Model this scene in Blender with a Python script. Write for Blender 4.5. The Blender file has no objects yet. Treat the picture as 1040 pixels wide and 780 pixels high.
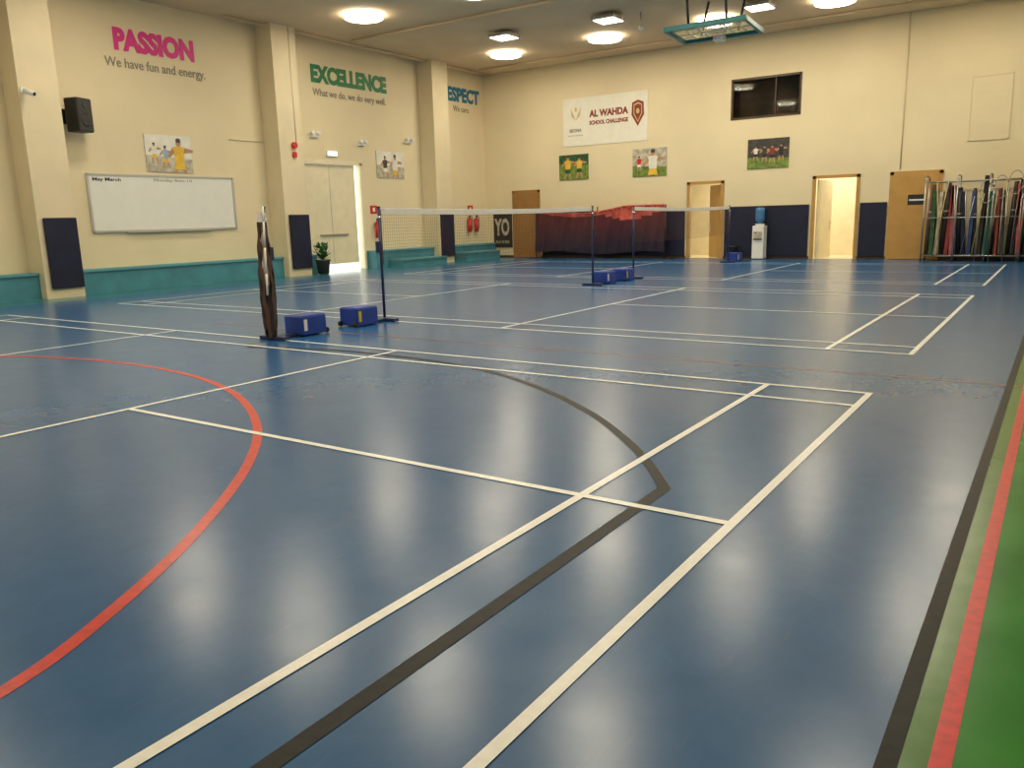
import bpy, bmesh, math, random
from mathutils import Matrix, Vector
random.seed(7)
S=bpy.context.scene
S.view_settings.view_transform='Standard'
S.view_settings.look='None'
COL=bpy.context.collection

# ---------------------------------------------------------------- materials
def mat(name,col,rough=.6,metal=0,noise=.0,nscale=4,emit=None,estr=0,bump=0,bscale=60,alpha=1,spec=.5,trans=0):
    m=bpy.data.materials.new(name); m.use_nodes=True
    nt=m.node_tree; b=nt.nodes['Principled BSDF']
    b.inputs['Roughness'].default_value=rough; b.inputs['Metallic'].default_value=metal
    b.inputs['Specular IOR Level'].default_value=spec
    b.inputs['Transmission Weight'].default_value=trans
    tc=nt.nodes.new('ShaderNodeTexCoord')
    n=nt.nodes.new('ShaderNodeTexNoise'); n.inputs['Scale'].default_value=nscale; n.inputs['Detail'].default_value=5
    nt.links.new(tc.outputs['Object'],n.inputs['Vector'])
    r=nt.nodes.new('ShaderNodeValToRGB')
    r.color_ramp.elements[0].position=.3; r.color_ramp.elements[1].position=.7
    k=noise
    r.color_ramp.elements[0].color=(*[max(0,x*(1-k)) for x in col],1)
    r.color_ramp.elements[1].color=(*[min(1,x*(1+k)) for x in col],1)
    nt.links.new(n.outputs['Fac'],r.inputs['Fac']); nt.links.new(r.outputs['Color'],b.inputs['Base Color'])
    if bump:
        n2=nt.nodes.new('ShaderNodeTexNoise'); n2.inputs['Scale'].default_value=bscale
        nt.links.new(tc.outputs['Object'],n2.inputs['Vector'])
        bp=nt.nodes.new('ShaderNodeBump'); bp.inputs['Strength'].default_value=bump; bp.inputs['Distance'].default_value=.01
        nt.links.new(n2.outputs['Fac'],bp.inputs['Height']); nt.links.new(bp.outputs['Normal'],b.inputs['Normal'])
    if emit:
        b.inputs['Emission Color'].default_value=(*emit,1); b.inputs['Emission Strength'].default_value=estr
    return m

def wall_material(name,col,axis):
    m=mat(name,col,.75,noise=.04,nscale=.7)
    nt=m.node_tree; b=nt.nodes['Principled BSDF']
    tc=nt.nodes.new('ShaderNodeTexCoord'); sp=nt.nodes.new('ShaderNodeSeparateXYZ'); cb=nt.nodes.new('ShaderNodeCombineXYZ')
    nt.links.new(tc.outputs['Object'],sp.inputs[0])
    nt.links.new(sp.outputs['Y' if axis=='x' else 'X'],cb.inputs['X']); nt.links.new(sp.outputs['Z'],cb.inputs['Y'])
    br=nt.nodes.new('ShaderNodeTexBrick'); br.inputs['Scale'].default_value=1
    br.inputs['Brick Width'].default_value=.4; br.inputs['Row Height'].default_value=.2; br.inputs['Mortar Size'].default_value=.006
    br.inputs['Mortar Smooth'].default_value=.6
    br.inputs['Color1'].default_value=(1,1,1,1); br.inputs['Color2'].default_value=(1,1,1,1); br.inputs['Mortar'].default_value=(0,0,0,1)
    nt.links.new(cb.outputs[0],br.inputs['Vector'])
    bp=nt.nodes.new('ShaderNodeBump'); bp.inputs['Strength'].default_value=.3; bp.inputs['Distance'].default_value=.006
    nt.links.new(br.outputs['Color'],bp.inputs['Height']); nt.links.new(bp.outputs['Normal'],b.inputs['Normal'])
    return m

def floor_material():
    m=bpy.data.materials.new('sports_vinyl_floor'); m.use_nodes=True; nt=m.node_tree; b=nt.nodes['Principled BSDF']
    L=nt.links.new; N=nt.nodes.new
    tc=N('ShaderNodeTexCoord')
    def noise(sc,det,dist=0,rough=.5):
        n=N('ShaderNodeTexNoise'); n.inputs['Scale'].default_value=sc; n.inputs['Detail'].default_value=det
        n.inputs['Distortion'].default_value=dist; n.inputs['Roughness'].default_value=rough
        L(tc.outputs['Object'],n.inputs['Vector']); return n
    def ramp(n,p0,c0,p1,c1):
        r=N('ShaderNodeValToRGB'); r.color_ramp.elements[0].position=p0; r.color_ramp.elements[0].color=(*c0,1)
        r.color_ramp.elements[1].position=p1; r.color_ramp.elements[1].color=(*c1,1); L(n,r.inputs['Fac']); return r
    def mix(f,a,c,typ='MIX'):
        x=N('ShaderNodeMix'); x.data_type='RGBA'; x.blend_type=typ
        if isinstance(f,float): x.inputs[0].default_value=f
        else: L(f,x.inputs[0])
        L(a,x.inputs[6]); L(c,x.inputs[7]) ; return x.outputs[2]
    base=ramp(noise(1.6,8,.3,.6).outputs['Fac'],.3,(.020,.098,.262),.72,(.027,.122,.305)).outputs['Color']
    fine=ramp(noise(7,8,1.0,.7).outputs['Fac'],.33,(.017,.090,.245),.72,(.031,.130,.315)).outputs['Color']
    c=mix(.4,base,fine)
    green=ramp(noise(2.5,5,.5).outputs['Fac'],.3,(.022,.185,.020),.7,(.038,.245,.034)).outputs['Color']
    olive=ramp(noise(6,5,.5).outputs['Fac'],.3,(.055,.16,.025),.7,(.08,.20,.04)).outputs['Color']
    teal=ramp(noise(2.5,5,.5).outputs['Fac'],.3,(.035,.17,.20),.7,(.05,.21,.24)).outputs['Color']
    sp=N('ShaderNodeSeparateXYZ'); L(tc.outputs['Object'],sp.inputs[0])
    def gt(v,t,lt=False):
        q=N('ShaderNodeMath'); q.operation='LESS_THAN' if lt else 'GREATER_THAN'; L(v,q.inputs[0]); q.inputs[1].default_value=t; return q.outputs[0]
    c=mix(gt(sp.outputs['X'],.865),c,olive)
    c=mix(gt(sp.outputs['X'],.965),c,green)
    c=mix(gt(sp.outputs['X'],-15.0,True),c,teal)
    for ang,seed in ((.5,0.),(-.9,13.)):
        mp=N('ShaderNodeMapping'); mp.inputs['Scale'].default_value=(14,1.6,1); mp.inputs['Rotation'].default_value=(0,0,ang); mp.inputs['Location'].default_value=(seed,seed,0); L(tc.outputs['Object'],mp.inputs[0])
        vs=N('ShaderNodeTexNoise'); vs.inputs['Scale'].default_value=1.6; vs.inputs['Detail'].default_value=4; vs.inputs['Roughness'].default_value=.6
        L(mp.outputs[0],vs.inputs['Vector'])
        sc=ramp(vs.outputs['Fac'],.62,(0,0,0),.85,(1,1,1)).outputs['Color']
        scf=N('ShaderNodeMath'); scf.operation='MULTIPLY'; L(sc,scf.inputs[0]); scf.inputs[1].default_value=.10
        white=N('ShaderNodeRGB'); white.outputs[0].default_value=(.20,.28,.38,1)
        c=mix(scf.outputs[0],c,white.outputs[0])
    L(c,b.inputs['Base Color'])
    rr=N('ShaderNodeMapRange'); L(noise(3.5,9,.5,.65).outputs['Fac'],rr.inputs[0]); rr.inputs[1].default_value=.3; rr.inputs[2].default_value=.7
    rr.inputs[3].default_value=.22; rr.inputs[4].default_value=.265
    L(rr.outputs[0],b.inputs['Roughness']); b.inputs['Specular IOR Level'].default_value=.45
    return m

def line_mat(name,col,wear=.25,rough=.3,spec=.5):
    return mat(name,col,rough,noise=wear,nscale=25,spec=spec)

M={}
M['wall_l']=wall_material('wall_paint_left',(.79,.68,.46),'x')
M['wall_f']=wall_material('wall_paint_far',(.79,.68,.455),'y')
M['pillar']=mat('pillar_paint',(.76,.655,.45),.7,noise=.04,nscale=1.5,bump=.1,bscale=30)
M['ceil']=mat('ceiling_paint',(.74,.57,.37),.85,noise=.08,nscale=.6)
M['teal']=mat('teal_paint',(.06,.24,.31),.5,noise=.15,nscale=3)
M['teal2']=mat('teal_paint_top',(.10,.33,.40),.5,noise=.1,nscale=3)
M['navy']=mat('navy_vinyl',(.012,.014,.040),.5,noise=.2,nscale=3,bump=.1,bscale=20,spec=.35)
M['white']=line_mat('line_white',(.88,.88,.85),.05)
M['black']=line_mat('line_black',(.012,.011,.009),.5,.45,.2)
M['redl']=line_mat('line_red',(.60,.040,.028),.2)
M['redp']=line_mat('line_red_pink',(.62,.035,.04),.2)
M['brownl']=line_mat('line_brown',(.25,.08,.05),.3)
M['wood']=mat('door_wood',(.50,.28,.075),.4,noise=.08,nscale=3)
M['woodd']=mat('door_wood_dark',(.34,.17,.05),.4,noise=.1,nscale=3)
M['cream']=mat('cream_paint',(.80,.72,.52),.5,noise=.05)
M['metal']=mat('steel',(.40,.40,.39),.35,.9,noise=.1)
M['chrome']=mat('chrome',(.7,.7,.7),.2,1)
M['dmetal']=mat('dark_steel',(.05,.05,.055),.4,.6,noise=.2)
M['bluebox']=mat('blue_powder_coat',(.015,.05,.32),.4,noise=.15,nscale=8)
M['bluepost']=mat('navy_post_paint',(.02,.03,.10),.35,noise=.1)
M['blk']=mat('black_plastic',(.015,.015,.016),.45,noise=.2)
M['wht']=mat('white_plastic',(.82,.82,.80),.4,noise=.03)
M['tape']=mat('net_tape_white',(.86,.82,.76),.7,noise=.05)
M['netb']=mat('net_cord_brown',(.11,.055,.035),.8,noise=.2)
M['netd']=mat('net_cord_dark',(.030,.022,.020),.8,noise=.3)
M['netp']=mat('net_cord_pale',(.42,.33,.27),.8,noise=.3,nscale=12)
M['board']=mat('whiteboard_surface',(.82,.82,.78),.22,noise=.02)
M['alu']=mat('aluminium_trim',(.6,.6,.58),.35,.8)
M['pink']=mat('letters_pink',(.72,.03,.26),.5,noise=.05)
M['greenl']=mat('letters_green',(.02,.21,.08),.5,noise=.05)
M['bluel']=mat('letters_blue',(.015,.18,.32),.5,noise=.05)
M['greyl']=mat('letters_grey',(.26,.23,.18),.6)
M['maroon']=mat('maroon_print',(.25,.03,.02),.5,noise=.1)
M['gold']=mat('gold_print',(.65,.50,.20),.5,noise=.1)
M['banner']=mat('banner_vinyl',(.82,.79,.68),.5,noise=.03)
M['red']=mat('red_paint',(.60,.02,.02),.35,noise=.1)
M['grass']=mat('print_grass',(.16,.24,.04),.5,noise=.5,nscale=9)
M['pgrey']=mat('print_grey',(.50,.46,.36),.5,noise=.4,nscale=7)
M['pyel']=mat('print_yellow',(.80,.50,.05),.5,noise=.15)
M['pskin']=mat('print_skin',(.50,.26,.15),.5,noise=.1)
M['pwhite']=mat('print_white',(.8,.78,.7),.5,noise=.1)
M['pblue']=mat('print_blue',(.30,.45,.60),.5,noise=.3)
M['pgreen']=mat('print_dark_green',(.02,.09,.03),.5,noise=.5,nscale=8)
M['pdark']=mat('print_dark',(.05,.045,.04),.5,noise=.5,nscale=9)
M['matgreen']=mat('mat_green',(.025,.12,.07),.6,noise=.3)
M['matpink']=mat('mat_pink',(.34,.09,.12),.6,noise=.3)
M['matblue']=mat('mat_blue',(.03,.07,.22),.6,noise=.3)
M['leaf']=mat('leaf_green',(.03,.13,.025),.5,noise=.4)
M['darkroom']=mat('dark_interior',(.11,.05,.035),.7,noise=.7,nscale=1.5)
M['frame']=mat('window_frame_brown',(.08,.04,.022),.4,noise=.2)
M['water']=mat('bottle_blue_plastic',(.10,.30,.62),.08,noise=.05,trans=.35)
M['tealframe']=mat('backboard_teal',(.035,.24,.27),.45,noise=.1)
M['lampem']=mat('lamp_diffuser',(.9,.9,.85),.5,emit=(1,.92,.72),estr=15)
M['exit']=mat('exit_sign_face',(.6,.9,.7),.5,emit=(.8,1,.85),estr=1.0)
M['bulb']=mat('small_bulb',(1,1,1),.5,emit=(1,.97,.85),estr=3)
M['yellow']=mat('yellow_sticker',(.7,.5,.02),.5)
M['concrete']=mat('outside_paving',(.75,.7,.6),.8,noise=.1)
g=bpy.data.materials.new('clear_glass'); g.use_nodes=True
gb=g.node_tree.nodes['Principled BSDF']; gb.inputs['Roughness'].default_value=.03; gb.inputs['Transmission Weight'].default_value=1; gb.inputs['Base Color'].default_value=(.80,.92,.88,1); gb.inputs['IOR'].default_value=1.2
M['glass']=g
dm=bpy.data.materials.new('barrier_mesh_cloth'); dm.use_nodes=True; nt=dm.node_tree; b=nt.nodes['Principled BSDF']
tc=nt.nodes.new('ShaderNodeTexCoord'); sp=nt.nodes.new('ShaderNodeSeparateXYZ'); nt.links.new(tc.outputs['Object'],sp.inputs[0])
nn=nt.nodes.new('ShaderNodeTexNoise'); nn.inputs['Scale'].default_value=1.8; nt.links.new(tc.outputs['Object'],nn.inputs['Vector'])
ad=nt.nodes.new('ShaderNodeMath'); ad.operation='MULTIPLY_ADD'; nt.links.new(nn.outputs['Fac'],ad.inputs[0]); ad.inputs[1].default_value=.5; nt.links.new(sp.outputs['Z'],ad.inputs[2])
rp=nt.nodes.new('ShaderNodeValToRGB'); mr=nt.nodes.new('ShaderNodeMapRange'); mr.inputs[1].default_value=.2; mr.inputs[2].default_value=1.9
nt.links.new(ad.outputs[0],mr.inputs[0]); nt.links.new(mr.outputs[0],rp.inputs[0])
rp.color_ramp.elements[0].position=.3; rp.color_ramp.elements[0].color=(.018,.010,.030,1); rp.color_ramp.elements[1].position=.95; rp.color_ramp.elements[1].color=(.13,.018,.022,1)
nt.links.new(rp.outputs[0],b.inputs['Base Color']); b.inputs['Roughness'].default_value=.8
M['drape']=dm
M['dred']=mat('barrier_red_fabric',(.60,.11,.08),.75,noise=.3,nscale=8)

# ---------------------------------------------------------------- builder
class B:
    def __init__(s,name): s.name=name; s.bm=bmesh.new(); s.m=[]
    def mi(s,k):
        if k not in s.m: s.m.append(k)
        return s.m.index(k)
    def box(s,x0,x1,y0,y1,z0,z1,k,mtx=None,bev=0):
        v=[s.bm.verts.new((x,y,z)) for x in (x0,x1) for y in (y0,y1) for z in (z0,z1)]
        if mtx is not None:
            for q in v: q.co=mtx@q.co
        idx=[(0,1,3,2),(4,6,7,5),(0,4,5,1),(2,3,7,6),(0,2,6,4),(1,5,7,3)]
        fs=[]
        for f in idx:
            fc=s.bm.faces.new([v[i] for i in f]); fc.material_index=s.mi(k); fs.append(fc)
        if bev:
            es=list({e for f in fs for e in f.edges})
            r=bmesh.ops.bevel(s.bm,geom=es,offset=bev,segments=2,affect='EDGES',profile=.5)
            for f in r['faces']: f.material_index=s.mi(k)
        return s
    def cyl(s,p0,p1,r0,k,r1=None,seg=14,cap=True):
        r1=r0 if r1 is None else r1
        p0=Vector(p0); p1=Vector(p1); d=(p1-p0).normalized()
        a=d.orthogonal().normalized(); c=d.cross(a)
        A=[];Bv=[]
        for i in range(seg):
            t=2*math.pi*i/seg; o=a*math.cos(t)+c*math.sin(t)
            A.append(s.bm.verts.new(p0+o*r0)); Bv.append(s.bm.verts.new(p1+o*r1))
        for i in range(seg):
            j=(i+1)%seg; f=s.bm.faces.new((A[i],A[j],Bv[j],Bv[i])); f.material_index=s.mi(k); f.smooth=True
        if cap:
            for q in (A[::-1],Bv):
                f=s.bm.faces.new(q); f.material_index=s.mi(k)
        return s
    def tube(s,pts,r,k,seg=8,closed=False):
        n=len(pts)
        for i in range(n if closed else n-1): s.cyl(pts[i],pts[(i+1)%n],r,k,seg=seg)
        return s
    def poly(s,pts,k):
        f=s.bm.faces.new([s.bm.verts.new(p) for p in pts]); f.material_index=s.mi(k); return s
    def sph(s,c,r,k,sc=(1,1,1),seg=14):
        mt=Matrix.Translation(c)@Matrix.Diagonal((r*sc[0],r*sc[1],r*sc[2],1))
        g=bmesh.ops.create_uvsphere(s.bm,u_segments=seg,v_segments=seg//2+2,radius=1,matrix=mt)
        for v in g['verts']:
            for f in v.link_faces: f.material_index=s.mi(k); f.smooth=True
        return s
    def lathe(s,c,prof,k,seg=20):
        rings=[]
        for r,z in prof:
            rings.append([s.bm.verts.new((c[0]+r*math.cos(2*math.pi*i/seg),c[1]+r*math.sin(2*math.pi*i/seg),c[2]+z)) for i in range(seg)])
        for a,b2 in zip(rings,rings[1:]):
            for i in range(seg):
                j=(i+1)%seg; f=s.bm.faces.new((a[i],a[j],b2[j],b2[i])); f.material_index=s.mi(k); f.smooth=True
        f=s.bm.faces.new(rings[0][::-1]); f.material_index=s.mi(k)
        f=s.bm.faces.new(rings[-1]); f.material_index=s.mi(k)
        return s
    def text(s,body,size,mtx,k,off=0,align='CENTER',sx=1,ext=.004):
        cu=bpy.data.curves.new('t','FONT'); cu.body=body; cu.size=size; cu.offset=off; cu.extrude=ext; cu.align_x=align; cu.align_y='CENTER'; cu.resolution_u=3
        o=bpy.data.objects.new('t',cu); COL.objects.link(o); bpy.context.view_layer.update()
        me=bpy.data.meshes.new_from_object(o.evaluated_get(bpy.context.evaluated_depsgraph_get()))
        me.transform(mtx@Matrix.Diagonal((sx,1,1,1)))
        n0=len(s.bm.faces); s.bm.from_mesh(me); s.bm.faces.ensure_lookup_table()
        for f in s.bm.faces[n0:]: f.material_index=s.mi(k)
        bpy.data.objects.remove(o); bpy.data.curves.remove(cu); bpy.data.meshes.remove(me)
        return s
    def done(s,fix=True):
        if fix: bmesh.ops.recalc_face_normals(s.bm,faces=s.bm.faces)
        me=bpy.data.meshes.new(s.name); s.bm.to_mesh(me); s.bm.free()
        for k in s.m: me.materials.append(M[k])
        o=bpy.data.objects.new(s.name,me); COL.objects.link(o); return o

XW=-16.5; YF=18.04; H=6.35; XR=4.5; YB=-8.5
G=.004
def onL(y,z,d=0):
    return Matrix.Translation((XW+G+d,y,z))@Matrix(((0,0,1,0),(1,0,0,0),(0,1,0,0),(0,0,0,1)))
def onF(x,z,d=0):
    return Matrix.Translation((x,YF-G-d,z))@Matrix(((1,0,0,0),(0,0,-1,0),(0,1,0,0),(0,0,0,1)))

# ---------------------------------------------------------------- shell
M['floor']=floor_material()
b=B('floor'); b.box(XW-.2,XR+.2,YB-.2,YF+.2,-.1,0,'floor'); b.done()
b=B('ceiling'); b.box(XW-.2,XR+.2,YB-.2,YF+.2,H,H+.1,'ceil'); b.done()

def holed(name,axis,pos,a0,a1,holes,k,th=.2,sgn=1,z1=H):
    b=B(name)
    As=sorted({a0,a1,*[h[0] for h in holes],*[h[1] for h in holes]}); Zs=sorted({0,z1,*[h[2] for h in holes],*[h[3] for h in holes]})
    for i in range(len(As)-1):
        for j in range(len(Zs)-1):
            ca=(As[i]+As[i+1])/2; cz=(Zs[j]+Zs[j+1])/2
            if any(h[0]<ca<h[1] and h[2]<cz<h[3] for h in holes): continue
            p0,p1=sorted((pos,pos+sgn*th))
            if axis=='x': b.box(p0,p1,As[i],As[i+1],Zs[j],Zs[j+1],k)
            else: b.box(As[i],As[i+1],p0,p1,Zs[j],Zs[j+1],k)
    return b.done()
EX=(9.48,11.66,0,3.06)
holed('wall_left','x',XW,YB,YF+.2,[EX],'wall_l',sgn=-1)
D1=(-15.27,-14.24);D2=(-8.71,-7.65);D3=(-4.94,-3.79);D4=(-2.91,-1.75)
DH=2.27
WIN=(-7.45,-5.42,4.05,5.2)
holed('wall_far','y',YF,XW,XR,[(D2[0],D2[1],0,DH),(D3[0],D3[1],0,DH),WIN],'wall_f',sgn=1)
b=B('wall_right'); b.box(XR,XR+.2,YB,YF+.2,0,H,'wall_l'); b.done()
b=B('wall_back'); b.box(XW,XR,YB-.2,YB,0,H,'wall_f'); b.done()

for y1 in (2.68,8.97,15.28):
    b=B('pillar'); b.box(XW+.001,-15.9,y1-.78,y1,0,H-.001,'pillar'); b.done()
    b=B('pillar_crash_pad'); b.box(-15.895,-15.82,y1-.68,y1-.02,.2,1.62,'navy',bev=.02)
    b.done()
for i,(a,c) in enumerate(((YB,1.9),(2.68,8.19),(8.97,9.4),(11.75,14.5),(15.28,YF))):
    b=B('baseboard_left' if i==0 else 'baseboard_left.%03d'%i)
    b.box(XW+.001,-16.12,a,c,.001,.48,'teal'); b.box(XW+.001,-16.08,a,c,.48,.53,'teal2'); b.done()
b=B('step_platform'); b.box(-16.07,-15.5,15.4,17.4,.001,.26,'teal'); b.box(-16.07,-15.47,15.4,17.4,.26,.30,'teal2')
b.box(-16.07,-15.55,12.3,14.45,.001,.2,'teal'); b.box(-16.07,-15.52,12.3,14.45,.2,.24,'teal2'); b.done()

# ---------------------------------------------------------------- floor markings
def strip(b,pts,w,z,k):
    n=len(pts); Lp=[];Rp=[]
    for i,p in enumerate(pts):
        a=Vector(pts[max(0,i-1)]); c=Vector(pts[min(n-1,i+1)]); d=(c-a)
        if 0<i<n-1:
            d0=(Vector(p)-a).normalized(); d1=(c-Vector(p)).normalized(); d=d0+d1; cosh=max(.5,d.length/2)
        else: cosh=1
        d.normalize(); nr=Vector((-d.y,d.x))*(w/2/cosh)
        Lp.append(b.bm.verts.new((p[0]+nr.x,p[1]+nr.y,z))); Rp.append(b.bm.verts.new((p[0]-nr.x,p[1]-nr.y,z)))
    for i in range(n-1):
        f=b.bm.faces.new((Rp[i],Rp[i+1],Lp[i+1],Lp[i])); f.material_index=b.mi(k)
def smooth(pts,sub=10):
    out=[]; n=len(pts)
    for i in range(n-1):
        p=[Vector(pts[max(0,i-1)]),Vector(pts[i]),Vector(pts[i+1]),Vector(pts[min(n-1,i+2)])]
        for j in range(sub):
            t=j/sub
            out.append(tuple(.5*((2*p[1])+(-p[0]+p[2])*t+(2*p[0]-5*p[1]+4*p[2]-p[3])*t*t+(-p[0]+3*p[1]-3*p[2]+p[3])*t**3)))
    out.append(pts[-1]); return out
def court(y0,name):
    b=B(name); y1=y0+6.1; w=.047; z=.0035
    for x in (0,-.76,-4.72,-8.68,-12.64,-13.4): strip(b,[(x,y0-w/2),(x,y1+w/2)],w,z,'white')
    for y in (y0,y0+.46,y1-.46,y1): strip(b,[(-13.4,y),(0,y)],w,z+.0003,'white')
    for a,c in ((-4.72,0),(-13.4,-8.68)): strip(b,[(a,y0+3.05),(c,y0+3.05)],w,z+.0003,'white')
    b.done(False)
court(-6.1,'badminton_court_markings'); court(1.94,'badminton_court_markings.001'); court(9.91,'badminton_court_markings.002')
b=B('black_court_line')
strip(b,[(-.455,-8.4),(-.45,-2.73)],.065,.0022,'black'); strip(b,[(p[0],p[1]) for p in smooth([(-.45,-2.75),(-.67,-2.44),(-.97,-2.08),(-1.54,-1.52),(-2.29,-.97),(-3.08,-.56),(-3.81,-.35),(-4.7,-.27),(-5.6,-.3),(-6.5,-.55)],6)],.06,.0024,'black')
b.done(False)
b=B('red_court_line')
strip(b,smooth([(-1.25,-8.4),(-1.27,-7.0),(-1.33,-6.0),(-1.41,-5.44),(-1.62,-4.98),(-2.03,-4.34),(-2.70,-3.53),(-3.45,-2.87),(-4.43,-2.30),(-5.41,-1.98),(-6.41,-1.85),(-7.4,-1.9),(-8.4,-2.15),(-9.4,-2.65),(-10.3,-3.4)],8),.06,.0016,'redl'); b.done(False)
b=B('black_boundary_line'); strip(b,[(.86,-8.4),(.86,18)],.05,.0014,'black'); b.done(False)
b=B('red_boundary_line'); strip(b,[(.972,-8.4),(.972,18)],.05,.0014,'redp'); b.done(False)
b=B('brown_boundary_line'); strip(b,[(-9,.78),(.94,.78)],.04,.0011,'brownl'); b.done(False)

# ---------------------------------------------------------------- wall lettering
def tfit(b,body,mk,a0,a1,z,hgt,k,off=0):
    cu=bpy.data.curves.new('t','FONT'); cu.body=body; cu.size=1; o=bpy.data.objects.new('t',cu); COL.objects.link(o); bpy.context.view_layer.update()
    w=o.dimensions.x; bpy.data.objects.remove(o)
    size=hgt/.70; sx=(a1-a0)/(w*size+2*off)
    b.text(body,size,mk((a0+a1)/2,z),k,off=off,sx=sx)
L1=lambda a,z:onL(a,z,.004)
b=B('wall_lettering_passion'); tfit(b,'PASSION',L1,4.33,6.33,5.43,.42,'pink',.034); tfit(b,'We have fun and energy.',L1,4.08,6.59,4.95,.20,'greyl',.002); b.done()
b=B('wall_lettering_excellence'); tfit(b,'EXCELLENCE',L1,9.97,13.0,5.42,.42,'greenl',.034); tfit(b,'What we do, we do very well.',L1,10.02,12.95,4.95,.19,'greyl',.002); b.done()
b=B('wall_lettering_respect'); tfit(b,'RESPECT',L1,15.66,17.78,5.53,.42,'bluel',.030); tfit(b,'We care.',L1,16.3,17.2,5.09,.19,'greyl',.002); b.done()

b=B('whiteboard')
m=onL(5.2,1.93,0); w,h=3.73/2,.62
b.box(-w,w,-h,h,.0,.03,'board',m)
for (x0,x1,y0,y1) in ((-w,w,h-.03,h+.02),(-w,w,-h-.02,-h+.03),(-w-.02,-w+.03,-h,h),(w-.03,w+.02,-h,h)): b.box(x0,x1,y0,y1,0,.045,'alu',m)
b.box(-w*.6,w*.6,-h-.03,-h,.0,.10,'alu',m)
tfit(b,'May March',lambda a,z:onL(a,z,.03),3.45,4.1,2.44,.07,'blk',.002); tfit(b,'Monday 8am-10',lambda a,z:onL(a,z,.03),4.9,5.9,2.45,.06,'greyl')
b.done()

def disc(b,m,cx,cy,rx,ry,z,k,n=14):
    b.poly([m@Vector((cx+rx*math.cos(2*math.pi*i/n),cy+ry*math.sin(2*math.pi*i/n),z)) for i in range(n)],k)
def pl(b,m,pts,z,k): b.poly([m@Vector((p[0],p[1],z)) for p in pts],k)
def player(b,m,cx,cy,s,z,shirt,shorts='pwhite',lean=0,clip=-1):
    y=lambda v:max(clip,v)
    disc(b,m,cx+lean*s*.4,cy+.42*s,.065*s,.085*s,z,'pskin'); disc(b,m,cx+lean*s*.4,cy+.47*s,.065*s,.05*s,z+.0003,'pdark')
    pl(b,m,[(cx-.11*s,y(cy)),(cx+.11*s,y(cy)),(cx+.15*s+lean*s*.3,cy+.32*s),(cx+.04*s+lean*s*.3,cy+.35*s),(cx-.04*s+lean*s*.3,cy+.35*s),(cx-.15*s+lean*s*.3,cy+.32*s)],z,shirt)
    pl(b,m,[(cx-.15*s,cy+.32*s),(cx-.30*s,y(cy+.12*s)),(cx-.25*s,y(cy+.08*s)),(cx-.11*s,cy+.2*s)],z,'pskin')
    pl(b,m,[(cx+.15*s,cy+.32*s),(cx+.36*s,cy+.28*s),(cx+.35*s,cy+.22*s),(cx+.11*s,cy+.2*s)],z,'pskin')
    if cy-.16*s>clip:
        pl(b,m,[(cx-.11*s,cy),(cx-.14*s,cy-.16*s),(cx+.14*s,cy-.16*s),(cx+.11*s,cy)],z,shorts)
        pl(b,m,[(cx-.13*s,cy-.16*s),(cx-.17*s,y(cy-.42*s)),(cx-.11*s,y(cy-.42*s)),(cx-.04*s,cy-.16*s)],z,'pskin')
        pl(b,m,[(cx+.04*s,cy-.16*s),(cx+.12*s,y(cy-.42*s)),(cx+.18*s,y(cy-.42*s)),(cx+.13*s,cy-.16*s)],z,'pskin')
def poster(m,w,h,bg,top,figs,split=.2):
    b=B('sports_poster'); b.box(-w,w,-h,h,0,.02,bg,m)
    pl(b,m,[(-w,h*split),(w,h*(split-.15)),(w,h),(-w,h)],.0215,top)
    for i,f in enumerate(figs): player(b,m,f[0],f[1],f[2],.0225+i*.001,f[3],f[4],clip=-h)
    b.done()
poster(onL(5.38,3.06),.60,.42,'pgrey','pwhite',[(-.38,-.02,.5,'pwhite','pyel'),(-.1,-.1,.55,'pblue','pyel'),(.26,-.18,1.05,'pyel','pyel')],-.1)
poster(onL(13.0,3.10),.62,.40,'pgrey','pwhite',[(-.25,-.1,.7,'pdark','pwhite'),(.2,-.15,.9,'pwhite','pyel')],0)
poster(onF(-12.81,3.01),.56,.41,'grass','pgreen',[(-.22,-.06,.85,'pyel','pgreen'),(.22,-.05,.75,'pyel','pgreen')],.3)
poster(onF(-10.05,3.01),.58,.43,'grass','pgrey',[(-.35,-.05,.5,'red','pwhite'),(.12,-.20,1.15,'pwhite','pyel')],-.2)
poster(onF(-6.3,3.04),.60,.42,'grass','pdark',[(-.36,0,.45,'pwhite','blk'),(-.1,-.02,.5,'pdark','blk'),(.12,-.04,.55,'maroon','blk'),(.38,0,.5,'blk','blk')],-.2)

b=B('challenge_banner'); m=onF(-11.66,4.45); b.box(-1.54,1.54,-.76,.76,0,.015,'banner',m)
tfit(b,'AL WAHDA',lambda a,z:onF(a,z,.016),-12.2,-10.8,4.66,.20,'maroon',.014)
tfit(b,'SCHOOL CHALLENGE',lambda a,z:onF(a,z,.016),-12.2,-10.8,4.38,.12,'maroon',.008)
tfit(b,'BEONA',lambda a,z:onF(a,z,.016),-12.95,-12.5,4.18,.10,'greyl',.004)
tfit(b,'sports services',lambda a,z:onF(a,z,.016),-13.0,-12.45,4.03,.05,'greyl')
pl(b,m,[(1.0,.42),(1.2,.50),(1.40,.42),(1.42,.05),(1.2,-.30),(.98,.05)],.018,'maroon')
pl(b,m,[(1.06,.36),(1.2,.42),(1.34,.36),(1.35,.08),(1.2,-.18),(1.05,.08)],.019,'gold')
pl(b,m,[(1.08,.33),(1.2,.38),(1.32,.33),(1.32,.09),(1.2,-.14),(1.08,.09)],.020,'maroon')
disc(b,m,1.2,.16,.06,.08,.021,'gold')
for s_ in (-1,1):
    pl(b,m,[(-1.05,.05),(-1.05+s_*.16,.2),(-1.05+s_*.2,.5),(-1.05+s_*.10,.28)],.018,'gold')
disc(b,m,-1.05,.40,.05,.07,.019,'gold'); b.done()

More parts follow.
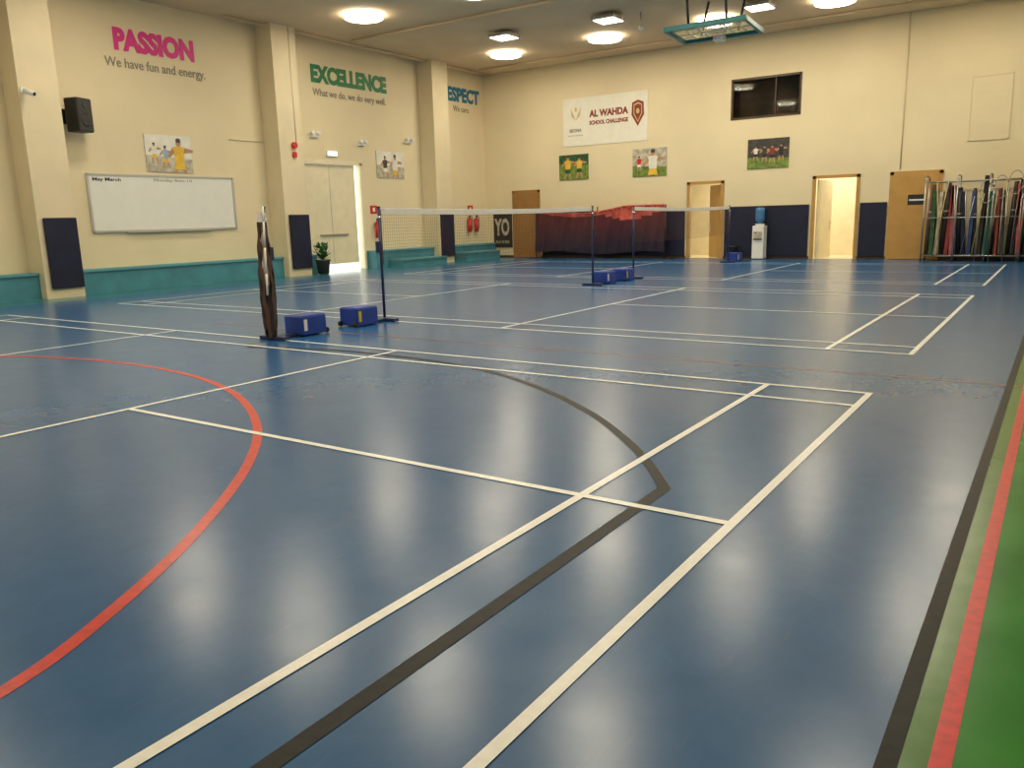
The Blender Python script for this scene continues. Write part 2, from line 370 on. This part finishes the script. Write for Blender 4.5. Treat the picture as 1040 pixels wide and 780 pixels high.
b=B('window_1'); x0,x1,z0,z1=WIN
for q in ((x0,x1,z0,z0+.06),(x0,x1,z1-.06,z1),(x0,x0+.06,z0,z1),(x1-.06,x1,z0,z1)):
    b.box(q[0],q[1],YF-.01,YF+.1,q[2],q[3],'frame')
b.box(x0+1.28,x0+1.31,YF+.02,YF+.1,z0,z1,'frame')
b.box(x0+.06,x1-.06,YF+.05,YF+.06,z0+.06,z1-.06,'glass')
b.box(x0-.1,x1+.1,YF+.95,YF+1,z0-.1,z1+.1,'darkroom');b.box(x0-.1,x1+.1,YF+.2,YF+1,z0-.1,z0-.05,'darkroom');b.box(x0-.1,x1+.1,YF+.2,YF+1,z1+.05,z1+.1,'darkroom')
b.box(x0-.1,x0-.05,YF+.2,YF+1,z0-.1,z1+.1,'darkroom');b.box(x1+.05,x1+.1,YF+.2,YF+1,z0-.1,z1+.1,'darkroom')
b.done()

# ---------------------------------------------------------------- doors far wall
def frame(b,x0,x1,h,k='wood',d=.03):
    for q in ((x0-.06,x0+.03,0,h+.06),(x1-.03,x1+.06,0,h+.06),(x0-.06,x1+.06,h-.02,h+.07)):
        b.box(q[0],q[1],YF-d,YF-.001,q[2],q[3],k)
def leaf(b,m,w,h,k,vision=True,handle=.9):
    b.box(.0,w,-.045,0,.01,h,k,m,bev=.004)
    for (a,c,e,f) in ((.12,w-.12,.15,.85),(.12,w-.12,1.05,1.95)):
        b.box(a,c,-.052,-.045,e,f,k,m)
    if vision: b.box(w*.35,w*.75,-.058,-.05,1.45,1.72,'blk',m); b.box(w*.38,w*.72,-.061,-.055,1.56,1.60,'wht',m)
    b.cyl(m@Vector((w-.10,-.04,handle+.1)),m@Vector((w-.10,-.10,handle+.1)),.012,'chrome'); b.cyl(m@Vector((w-.10,-.10,handle+.1)),m@Vector((w-.22,-.10,handle+.1)),.011,'chrome')
    b.box(w-.14,w-.06,-.055,-.04,handle-.08,handle+.2,'chrome',m)
T=Matrix.Translation
b=B('door_1'); frame(b,*D1,DH,'woodd'); leaf(b,T((D1[0]+.03,YF-.002,0)),1.0,DH-.02,'woodd',False); b.done()
b=B('door_2'); frame(b,*D2,DH); leaf(b,T((D2[1]-.03,YF+.1,0))@Matrix.Rotation(math.radians(180-50),4,'Z')@Matrix.Diagonal((1,-1,1,1)),.98,DH-.04,'wood',False); b.done()
b=B('door_3'); frame(b,*D3,DH); leaf(b,T((D3[0]+.04,YF+.12,0))@Matrix.Rotation(math.radians(80),4,'Z'),.98,DH-.04,'cream',False); b.done()
b=B('door_4'); frame(b,*D4,DH); leaf(b,T((D4[0]+.03,YF-.002,0)),1.1,DH-.02,'wood',True); b.done()
b=B('corridor_walls'); b.box(-10,-3,YF+2.2,YF+2.3,0,2.9,'cream'); b.box(-10,-3,YF+.21,YF+2.3,2.9,3.0,'cream'); b.box(-10,-3,YF+.21,YF+2.3,-.1,-.001,'cream')
b.box(-10.1,-10,YF+.21,YF+2.3,0,2.9,'cream'); b.box(-3,-2.9,YF+.21,YF+2.3,0,2.9,'cream'); b.done()

for i,(a,c) in enumerate(((-14.1,-8.82),(-7.55,-5.06),(-3.70,-3.0))):
    n=max(1,round((c-a)/1.25)); b=B('wall_crash_padding')
    for j in range(n): b.box(a+(c-a)*j/n+.004,a+(c-a)*(j+1)/n-.004,YF-.06,YF-.003,.08,1.55,'navy',bev=.015)
    b.done()
b=B('baseboard_far')
for a,c in ((-16.1,-15.35),(-14.15,-8.8),(-7.57,-5.03),(-3.72,-2.98),(-1.68,XR)): b.box(a,c,YF-.02,YF-.001,0,.08,'frame')
b.done()
b=B('motivational_poster'); m=onF(-15.77,.98); b.box(-.40,.40,-.62,.62,0,.03,'blk',m)
tfit(b,'YO',lambda a,z:onF(a,z,.03),-16.1,-15.47,1.05,.55,'pgrey',.03); tfit(b,'PLAY AS ONE',lambda a,z:onF(a,z,.03),-16.07,-15.5,.55,.09,'pgrey',.004); b.done()

# ---------------------------------------------------------------- draped barrier
b=B('draped_barrier_net')
N_=110; x0,x1=-14.1,-9.3; K=14
def topz(t): return 1.66-.20*math.sin(math.pi*min(1,t/.72))*(1 if t<.72 else 0)
rows=[]
for j in range(K+1):
    row=[]
    for i in range(N_+1):
        t=i/N_; zt=topz(t); zb=.2+.05*math.sin(t*9); z=zt+(zb-zt)*j/K
        y=17.55+.05*math.sin(t*70+j*.3)+.03*math.sin(t*31+1)
        row.append(b.bm.verts.new((x0+(x1-x0)*t,y,z)))
    rows.append(row)
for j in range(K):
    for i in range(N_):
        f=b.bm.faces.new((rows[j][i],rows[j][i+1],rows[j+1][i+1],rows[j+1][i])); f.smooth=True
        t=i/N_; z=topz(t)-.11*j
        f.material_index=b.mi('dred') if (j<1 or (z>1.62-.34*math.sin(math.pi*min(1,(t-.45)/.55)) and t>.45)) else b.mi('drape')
for x in (x0,-11.7,x1):
    b.cyl((x,17.62,0.02),(x,17.62,1.68),.02,'dmetal'); b.box(x-.25,x+.25,17.5,17.74,0,.03,'dmetal')
b.tube([(x0+(x1-x0)*i/30,17.5,topz(i/30)+.01) for i in range(31)],.028,'dred',6)
b.done(False)

# ---------------------------------------------------------------- badminton posts and nets
def post(x,y,dr,name='badminton_post'):
    b=B(name)
    b.cyl((x,y,.05),(x,y,1.55),.02,'bluepost',seg=12); b.cyl((x,y,1.55),(x,y,1.57),.024,'blk')
    b.cyl((x,y,1.40),(x,y,1.44),.028,'chrome'); b.box(x-.03,x+.03,*sorted((y+dr*.02,y+dr*.07)),.95,1.10,'bluepost')
    b.box(x-.22,x+.22,y-.05,y+.05,.005,.045,'bluepost',bev=.005)
    y0,y1=sorted((y,y+dr*.66)); b.box(x-.06,x+.06,y0,y1,.005,.04,'bluepost')
    c=y+dr*.50
    b.box(x-.17,x+.17,c-.19,c+.19,.015,.245,'bluebox',bev=.012)
    b.box(x-.155,x+.155,c-.175,c+.175,.242,.255,'bluebox',bev=.004)
    b.box(x+.165,x+.174,c-.175,c-.125,.07,.21,'yellow' if dr<0 else 'wht')
    for dx in (-.14,.14):
        b.cyl((x+dx-.02,c+dr*.21,.04),(x+dx+.02,c+dr*.21,.04),.035,'blk')
    return b.done()
post(-6.7,0,1); post(-6.7,1.94,-1); post(-6.7,8.04,1); post(-6.7,9.91,-1); post(-6.7,16.01,1)
def net(y0,y1):
    b=B('badminton_net'); x=-6.7
    def sag(t): return -.03*math.sin(math.pi*t)
    n=int((y1-y0)/.045)
    for i in range(n+1):
        t=i/n; y=y0+.03+(y1-y0-.06)*t; s=sag(t); b.box(x-.0010,x+.0010,y-.0010,y+.0010,.79+s,1.5+s,'netb')
    for j in range(17):
        z=.79+.71*j/16
        for q in range(8):
            t0,t1=q/8,(q+1)/8; s=(sag(t0)+sag(t1))/2; b.box(x-.0010,x+.0010,y0+.03+(y1-y0-.06)*t0,y0+.03+(y1-y0-.06)*t1,z+s-.0010,z+s+.0010,'netb')
    for q in range(16):
        t0,t1=q/16,(q+1)/16
        a=y0+.02+(y1-y0-.04)*t0; c=y0+.02+(y1-y0-.04)*t1
        b.poly([(x-.004,a,1.47+sag(t0)),(x-.004,c,1.47+sag(t1)),(x-.004,c,1.545+sag(t1)),(x-.004,a,1.545+sag(t0))],'tape')
        b.poly([(x+.004,a,1.47+sag(t0)),(x+.004,c,1.47+sag(t1)),(x+.004,c,1.545+sag(t1)),(x+.004,a,1.545+sag(t0))],'tape')
        b.cyl((x,a,1.545+sag(t0)),(x,c,1.545+sag(t1)),.005,'tape',seg=6)
    for y in (y0+.03,y1-.03): b.box(x-.004,x+.004,y-.012,y+.012,.79,1.52,'netb')
    b.done()
net(1.94,8.04); net(9.91,16.01)
b=B('bunched_badminton_net')
for (NF,RS,W) in ((13,1.0,.026),(9,.55,.03),(5,.2,.03)):
    for f_ in range(NF):
        ang=f_/NF*2*math.pi+RS
        prev=None
        for j in range(29):
            t=j/28; z=1.50-1.46*t+(.03*(f_%3) if j==28 else 0)
            rad=RS*(.022+.062*math.sin(math.pi*min(1,.06+t*.72))**1.1+.006*math.sin(j*1.1+f_*2))
            a=ang+.35*math.sin(t*4+f_)
            c=Vector((-6.69+rad*.8*math.cos(a),-.05+rad*math.sin(a),z)); w=Vector((-math.sin(a),math.cos(a),0))*(W+.008*math.sin(j*.8+f_))
            cur=(b.bm.verts.new(c-w),b.bm.verts.new(c+w*.2+Vector((math.cos(a),math.sin(a),0))*.014),b.bm.verts.new(c+w))
            if prev:
                for q in (0,1):
                    f=b.bm.faces.new((prev[q],prev[q+1],cur[q+1],cur[q])); f.smooth=True
                    if t<.09: k='tape'
                    elif f_%5==0 and t<.55+.05*(f_%3): k='netp'
                    else: k='netb' if f_%2 else 'netd'
                    f.material_index=b.mi(k)
            prev=cur
b.tube([(-6.66,-.04,1.57),(-6.62,-.08,1.4),(-6.60,-.11,1.1),(-6.595,-.125,.8),(-6.60,-.13,.55)],.012,'tape',6)
b.done(False)

# ---------------------------------------------------------------- exit door (left wall)
b=B('door_5'); y0,y1=EX[0],EX[1]
for q in ((y0-.06,y0+.02,0,3.1),(y1-.02,y1+.06,0,3.1),(y0-.06,y1+.06,3.04,3.14)): b.box(XW-.2,XW+.03,q[0],q[1],q[2],q[3],'cream')
b.box(XW-.12,XW-.07,y0+.02,y1-.17,.20,3.03,'cream')
b.box(XW-.07,XW-.06,(y0+y1)/2-.1,(y0+y1)/2-.09,.24,3.03,'alu')
b.box(XW-.08,XW-.02,y0+.5,y1-.6,1.02,1.07,'alu')
b.done()
b=B('outside_paving'); b.box(XW-6,XW-.21,6,16,-.1,-.01,'concrete'); b.done()

b=B('potted_plant'); c=(-15.75,9.25,0)
b.lathe(c,[(.12,0),(.15,.02),(.19,.34),(.21,.36),(.21,.40),(.18,.40)],'dmetal')
for i in range(70):
    a=random.uniform(0,6.28); r=random.uniform(.04,.20); z=.42+random.uniform(0,.36)
    p=Vector((c[0]+r*math.cos(a),c[1]+r*math.sin(a),z)); o=Vector((c[0],c[1],.38)); d=(p-o); tip=p+d.normalized()*.13; sd=d.cross(Vector((0,0,1))).normalized()*.05
    b.tube([o,p],.004,'leaf',5); b.poly([p,p+sd+d*.12,tip,p-sd+d*.12],'leaf')
b.done(False)

b=B('wall_speaker'); m=T((-16.12,3.15,3.7))@Matrix.Rotation(math.radians(18),4,'Z')
b.box(-.17,.17,-.2,.2,-.34,.34,'blk',m,bev=.03)
for zz,r in ((-.1,.14),(.2,.07)): b.cyl(m@Vector((.165,0,zz)),m@Vector((.185,0,zz)),r,'dmetal',r1=r*.8,seg=24)
b.box(-.3,-.1,-.04,.04,-.05,.05,'dmetal',m); b.box(XW+.003,XW+.05,2.95,3.25,3.55,3.85,'dmetal'); b.done()
def cctv(m):
    b=B('security_camera'); b.box(-.05,.05,-.06,.06,0,.03,'wht',m); b.cyl(m@Vector((0,0,.03)),m@Vector((0,-.03,.16)),.015,'wht'); b.cyl(m@Vector((-.02,-.02,.1)),m@Vector((.05,-.1,.32)),.045,'wht'); b.cyl(m@Vector((.05,-.1,.32)),m@Vector((.052,-.102,.325)),.035,'blk'); b.done()
cctv(Matrix.Translation((-15.9,1.98,4.05))@Matrix(((0,0,1,0),(1,0,0,0),(0,1,0,0),(0,0,0,1))))
def emlight(y,z):
    b=B('emergency_floodlight'); m=onL(y,z); b.box(-.13,.13,-.05,.05,0,.08,'wht',m)
    for s_ in (-1,1):
        b.cyl(m@Vector((s_*.09,.05,.05)),m@Vector((s_*.11,.07,.17)),.05,'wht'); b.cyl(m@Vector((s_*.11,.07,.17)),m@Vector((s_*.1102,.0702,.173)),.042,'wht')
    b.done()
emlight(9.9,3.78); emlight(11.75,3.66); emlight(13.85,3.85)
b=B('exit_sign'); m=onL(10.55,3.32); b.box(-.2,.2,-.08,.08,0,.05,'wht',m); b.box(-.18,.18,-.06,.06,.05,.053,'exit',m); b.done()
def exting(m):
    b=B('fire_extinguisher'); P=lambda x,y,z:m@Vector((x,z,y))
    b.cyl(P(0,.12,-.25),P(0,.12,.18),.075,'red',seg=18); b.cyl(P(0,.12,.18),P(0,.12,.25),.075,'red',r1=.03,seg=18); b.cyl(P(0,.12,.25),P(0,.12,.31),.025,'blk')
    b.tube([P(0,.14,.29),P(.09,.16,.27),P(.11,.16,.05),P(.1,.15,-.15)],.012,'blk'); b.box(-.03,.03,.1,.2,0,.06,'metal',m); b.box(-.02,.09,.30,.325,.10,.13,'blk',m); b.done()
exting(onL(12.15,1.15)); exting(onL(16.85,1.2)); exting(onL(17.25,1.2))
for y in (12.15,17.05):
    b=B('fire_sign'); m=onL(y,1.75); b.box(-.15,.15,-.12,.12,0,.01,'red',m); b.box(-.05,.05,-.06,.06,.01,.012,'wht',m); b.done()
b=B('fire_alarm_bell'); m=T((-15.9,8.65,3.4))@Matrix(((0,0,1,0),(1,0,0,0),(0,1,0,0),(0,0,0,1))); b.cyl(m@Vector((0,0,0)),m@Vector((0,0,.08)),.08,'red'); b.box(-.06,.06,-.3,-.17,0,.05,'red',m); b.done()
b=B('wall_conduit'); b.tube([(XW+.02,7.1,3.5),(XW+.02,8.15,3.5)],.015,'cream'); b.tube([(-15.89,8.75,0.6+2.9),(-15.89,8.75,H)],.012,'cream'); b.tube([(-2.74,YF-.02,H),(-2.74,YF-.02,2.4)],.014,'wall_f',6); b.done()
b=B('wall_access_panel'); m=onF(-.75,3.8)
for q in ((-.45,.45,.77,.79),(-.45,.45,-.79,-.77),(-.45,-.43,-.79,.79),(.43,.45,-.79,.79)): b.box(*q,0,.02,'pillar',m)
b.box(-.43,.43,-.77,.77,0,.006,'wall_f',m); b.done()

b=B('water_cooler'); c=(-6.37,17.72)
b.box(c[0]-.17,c[0]+.17,c[1]-.17,c[1]+.17,.02,.98,'wht',bev=.02)
b.box(c[0]-.13,c[0]+.13,c[1]-.176,c[1]-.168,.62,.82,'pgrey'); b.box(c[0]-.12,c[0]+.12,c[1]-.21,c[1]-.165,.58,.61,'blk')
for dx,k in ((-.06,'red'),(.06,'pblue')): b.cyl((c[0]+dx,c[1]-.17,.78),(c[0]+dx,c[1]-.22,.77),.018,k)
b.lathe((c[0],c[1],.98),[(.10,0),(.135,.02),(.135,.05)],'wht')
b.lathe((c[0],c[1],1.0),[(.04,0),(.05,.05),(.13,.12),(.135,.2),(.128,.22),(.135,.24),(.135,.34),(.128,.36),(.135,.38),(.13,.47),(.08,.5)],'water')
for dx in (-.13,.13):
    for dy in (-.13,.13): b.cyl((c[0]+dx,c[1]+dy,0),(c[0]+dx,c[1]+dy,.03),.02,'blk')
b.done()
b=B('waste_bin'); b.lathe((-7.2,17.7,0),[(.12,0),(.13,.01),(.17,.36),(.18,.37),(.18,.39),(.16,.39)],'dmetal'); b.done()

# ---------------------------------------------------------------- equipment rack
b=B('equipment_storage_rack'); random.seed(11)
y0,y1=17.2,17.9
seq=['netb','pgreen','pgrey','netd','maroon','matpink','blk','navy','matblue','pdark','netd','matgreen','blk','maroon','pdark','blk','navy','dred','pdark','navy','netb','pgrey','blk','netd','maroon','matgreen','navy','pdark']
for s_ in (-1.98,-1.25,-.55,.2,.9):
    for y in (y0,y1): b.cyl((s_,y,.05),(s_,y,2.05),.02,'metal')
    b.tube([(s_,y0,2.05),(s_,y0+.1,2.15),(s_,y1-.1,2.15),(s_,y1,2.05)],.018,'metal')
    for y in (y0,y1): b.sph((s_,y,.035),.035,'blk')
for z in (.15,1.1,2.0):
    for y in (y0,y1): b.cyl((-1.98,y,z),(.9,y,z),.015,'metal')
b.box(-1.98,.9,y0,y1,.14,.16,'dmetal')
x=-1.93; i=0
while x<.82:
    w=random.uniform(.06,.12); hgt=random.uniform(1.55,1.95); k=seq[i%len(seq)]; i+=1; ln=random.uniform(-.06,.06)
    m=T((x+w/2,0,.17))@Matrix.Rotation(ln,4,'Y')
    if i%3==1:
        b.cyl(m@Vector((0,y0+.15,0)),m@Vector((0,y0+.15,hgt)),w*.6,k,seg=14); b.cyl(m@Vector((0,y0+.15,hgt*.6)),m@Vector((0,y0+.15,hgt*.62)),w*.63,'pgrey',seg=14)
    else:
        b.box(-w/2,w/2,y0+.04,y1-random.uniform(.05,.3),0,hgt,k,m,bev=.008)
    if random.random()<.35: b.tube([(x,y0-.02,.2),(x+random.uniform(-.15,.25),y0-.03,random.uniform(1.6,2.05))],.011,random.choice(['pgrey','metal','gold']),6)
    x+=w+random.uniform(.015,.05)
for i in range(5):
    cx=-.6+.30*i; cz=1.72+.10*(i%3); pts=[(cx+.15*math.cos(t*math.pi/8),y0-.05-.01*i,cz+.28*math.sin(t*math.pi/8)) for t in range(16)]; b.tube(pts,.011,'metal',6,True)
    b.cyl((cx-.15,y0-.05-.01*i,cz),(cx-.15,y0-.05-.01*i,.0),.011,'metal')
b.done()

# ---------------------------------------------------------------- ceiling items
LP=[(x,y) for y in (15.3,9.15,3.0,-3.2) for x in (-13.6,-10.2,-6.95,-4.0,-.6)]
for x,y in LP:
    b=B('ceiling_high_bay_light')
    b.lathe((x,y,H-.11),[(.44,0),(.47,.015),(.47,.03),(.44,.045)],'lampem',28)
    b.cyl((x,y,H-.065),(x,y,H),.04,'metal'); b.done()
    l=bpy.data.lights.new('lamp','AREA'); l.shape='DISK'; l.size=.88; l.energy=55; l.color=(1,.90,.68)
    o=bpy.data.objects.new('high_bay_lamp',l); COL.objects.link(o); o.location=(x,y,H-.125)
for x,y in ((-12.03,12.92),(-8.93,13.05),(-5.5,14.3)):
    b=B('square_ceiling_light'); b.box(x-.32,x+.32,y-.32,y+.32,H-.16,H-.08,'metal'); b.box(x-.28,x+.28,y-.28,y+.28,H-.175,H-.16,'bulb')
    for dx in (-.2,.2): b.cyl((x+dx,y,H-.08),(x+dx,y,H),.01,'metal')
    b.done()
b=B('basketball_backboard'); m=T((-6.06,12.75,5.50))@Matrix.Rotation(math.radians(-4),4,'X')
W_=.92
b.box(-W_,W_,-.6,.6,-.01,.01,'glass',m)
for q in ((-W_-.05,W_+.05,.56,.64),(-W_-.05,W_+.05,-.64,-.56),(-W_-.05,-W_+.03,-.6,.6),(W_-.03,W_+.05,-.6,.6)): b.box(*q,-.05,.05,'tealframe',m)
b.box(-.3,.3,-.45,-.41,-.02,.0,'wht',m);b.box(-.3,.3,.0,.04,-.02,.0,'wht',m);b.box(-.3,-.26,-.45,.04,-.02,0,'wht',m);b.box(.26,.3,-.45,.04,-.02,0,'wht',m)
for xx in (-.6,-.3,.3,.6): b.tube([m@Vector((xx,-.56,.05)),m@Vector((xx,.56,.05))],.022,'tealframe')
for yy in (-.2,.2): b.tube([m@Vector((-.9,yy,.06)),m@Vector((.9,yy,.06))],.018,'dmetal')
for xx in (-.45,.45): b.tube([m@Vector((xx,.4,.06)),Vector((-6.06+xx,13.6,H))],.03,'dmetal'); b.tube([m@Vector((xx,-.4,.06)),Vector((-6.06+xx,12.2,H))],.03,'dmetal')
b.box(-.12,.12,.30,.52,-.14,-.02,'wht',m)
b.done()
b=B('ceiling_air_vent'); c=(-6.9,11.9,H-.02)
for r in (.42,.32,.22,.12): b.tube([(c[0]+r*math.cos(t*math.pi/12),c[1]+r*math.sin(t*math.pi/12),c[2]-.02) for t in range(24)],.03,'blk',6,True)
b.cyl((c[0],c[1],c[2]+.02),(c[0],c[1],c[2]-.06),.07,'blk'); b.done()
b=B('ceiling_service_pipe')
b.tube([(XW+.4,7,H-.05),(XW+.4,YF-.1,H-.05)],.03,'ceil'); b.tube([(-15.8,10.9,H-.05),(XR,10.9,H-.05)],.03,'ceil'); b.tube([(-15.8,16.9,H-.04),(XR,16.9,H-.04)],.03,'ceil')
for x in (-8.2,-3): b.cyl((x,13.4,H),(x,13.4,H-.35),.015,'metal'); b.cyl((x,13.4,H-.35),(x,13.4,H-.42),.06,'wht')
b.done()

def area(name,loc,rot,sx,sy,e,col):
    l=bpy.data.lights.new(name,'AREA'); l.shape='RECTANGLE'; l.size=sx; l.size_y=sy; l.energy=e; l.color=col
    o=bpy.data.objects.new(name,l); COL.objects.link(o); o.location=loc; o.rotation_euler=rot
area('corridor_lamp',(-6,YF+1.2,2.85),(0,0,0),5,.4,100,(1,.93,.75))
w=bpy.data.worlds.new('sky'); S.world=w; w.use_nodes=True; w.node_tree.nodes['Background'].inputs[0].default_value=(1,.98,.92,1); w.node_tree.nodes['Background'].inputs[1].default_value=3

# ---------------------------------------------------------------- camera
yaw,pitch,roll,F=0.5994,0.2016,-0.0265,817.995
f=Vector((-math.sin(yaw)*math.cos(pitch),math.cos(yaw)*math.cos(pitch),-math.sin(pitch)))
r=Vector((math.cos(yaw),math.sin(yaw),0)); u=r.cross(f)
r2=math.cos(roll)*r+math.sin(roll)*u; u2=-math.sin(roll)*r+math.cos(roll)*u
cd=bpy.data.cameras.new('camera'); cd.sensor_width=36; cd.lens=F/1040*36; cd.clip_end=200
co=bpy.data.objects.new('camera',cd); COL.objects.link(co)
co.matrix_world=Matrix(((r2.x,u2.x,-f.x,1.1106),(r2.y,u2.y,-f.y,-6.3712),(r2.z,u2.z,-f.z,1.35),(0,0,0,1)))
S.camera=co
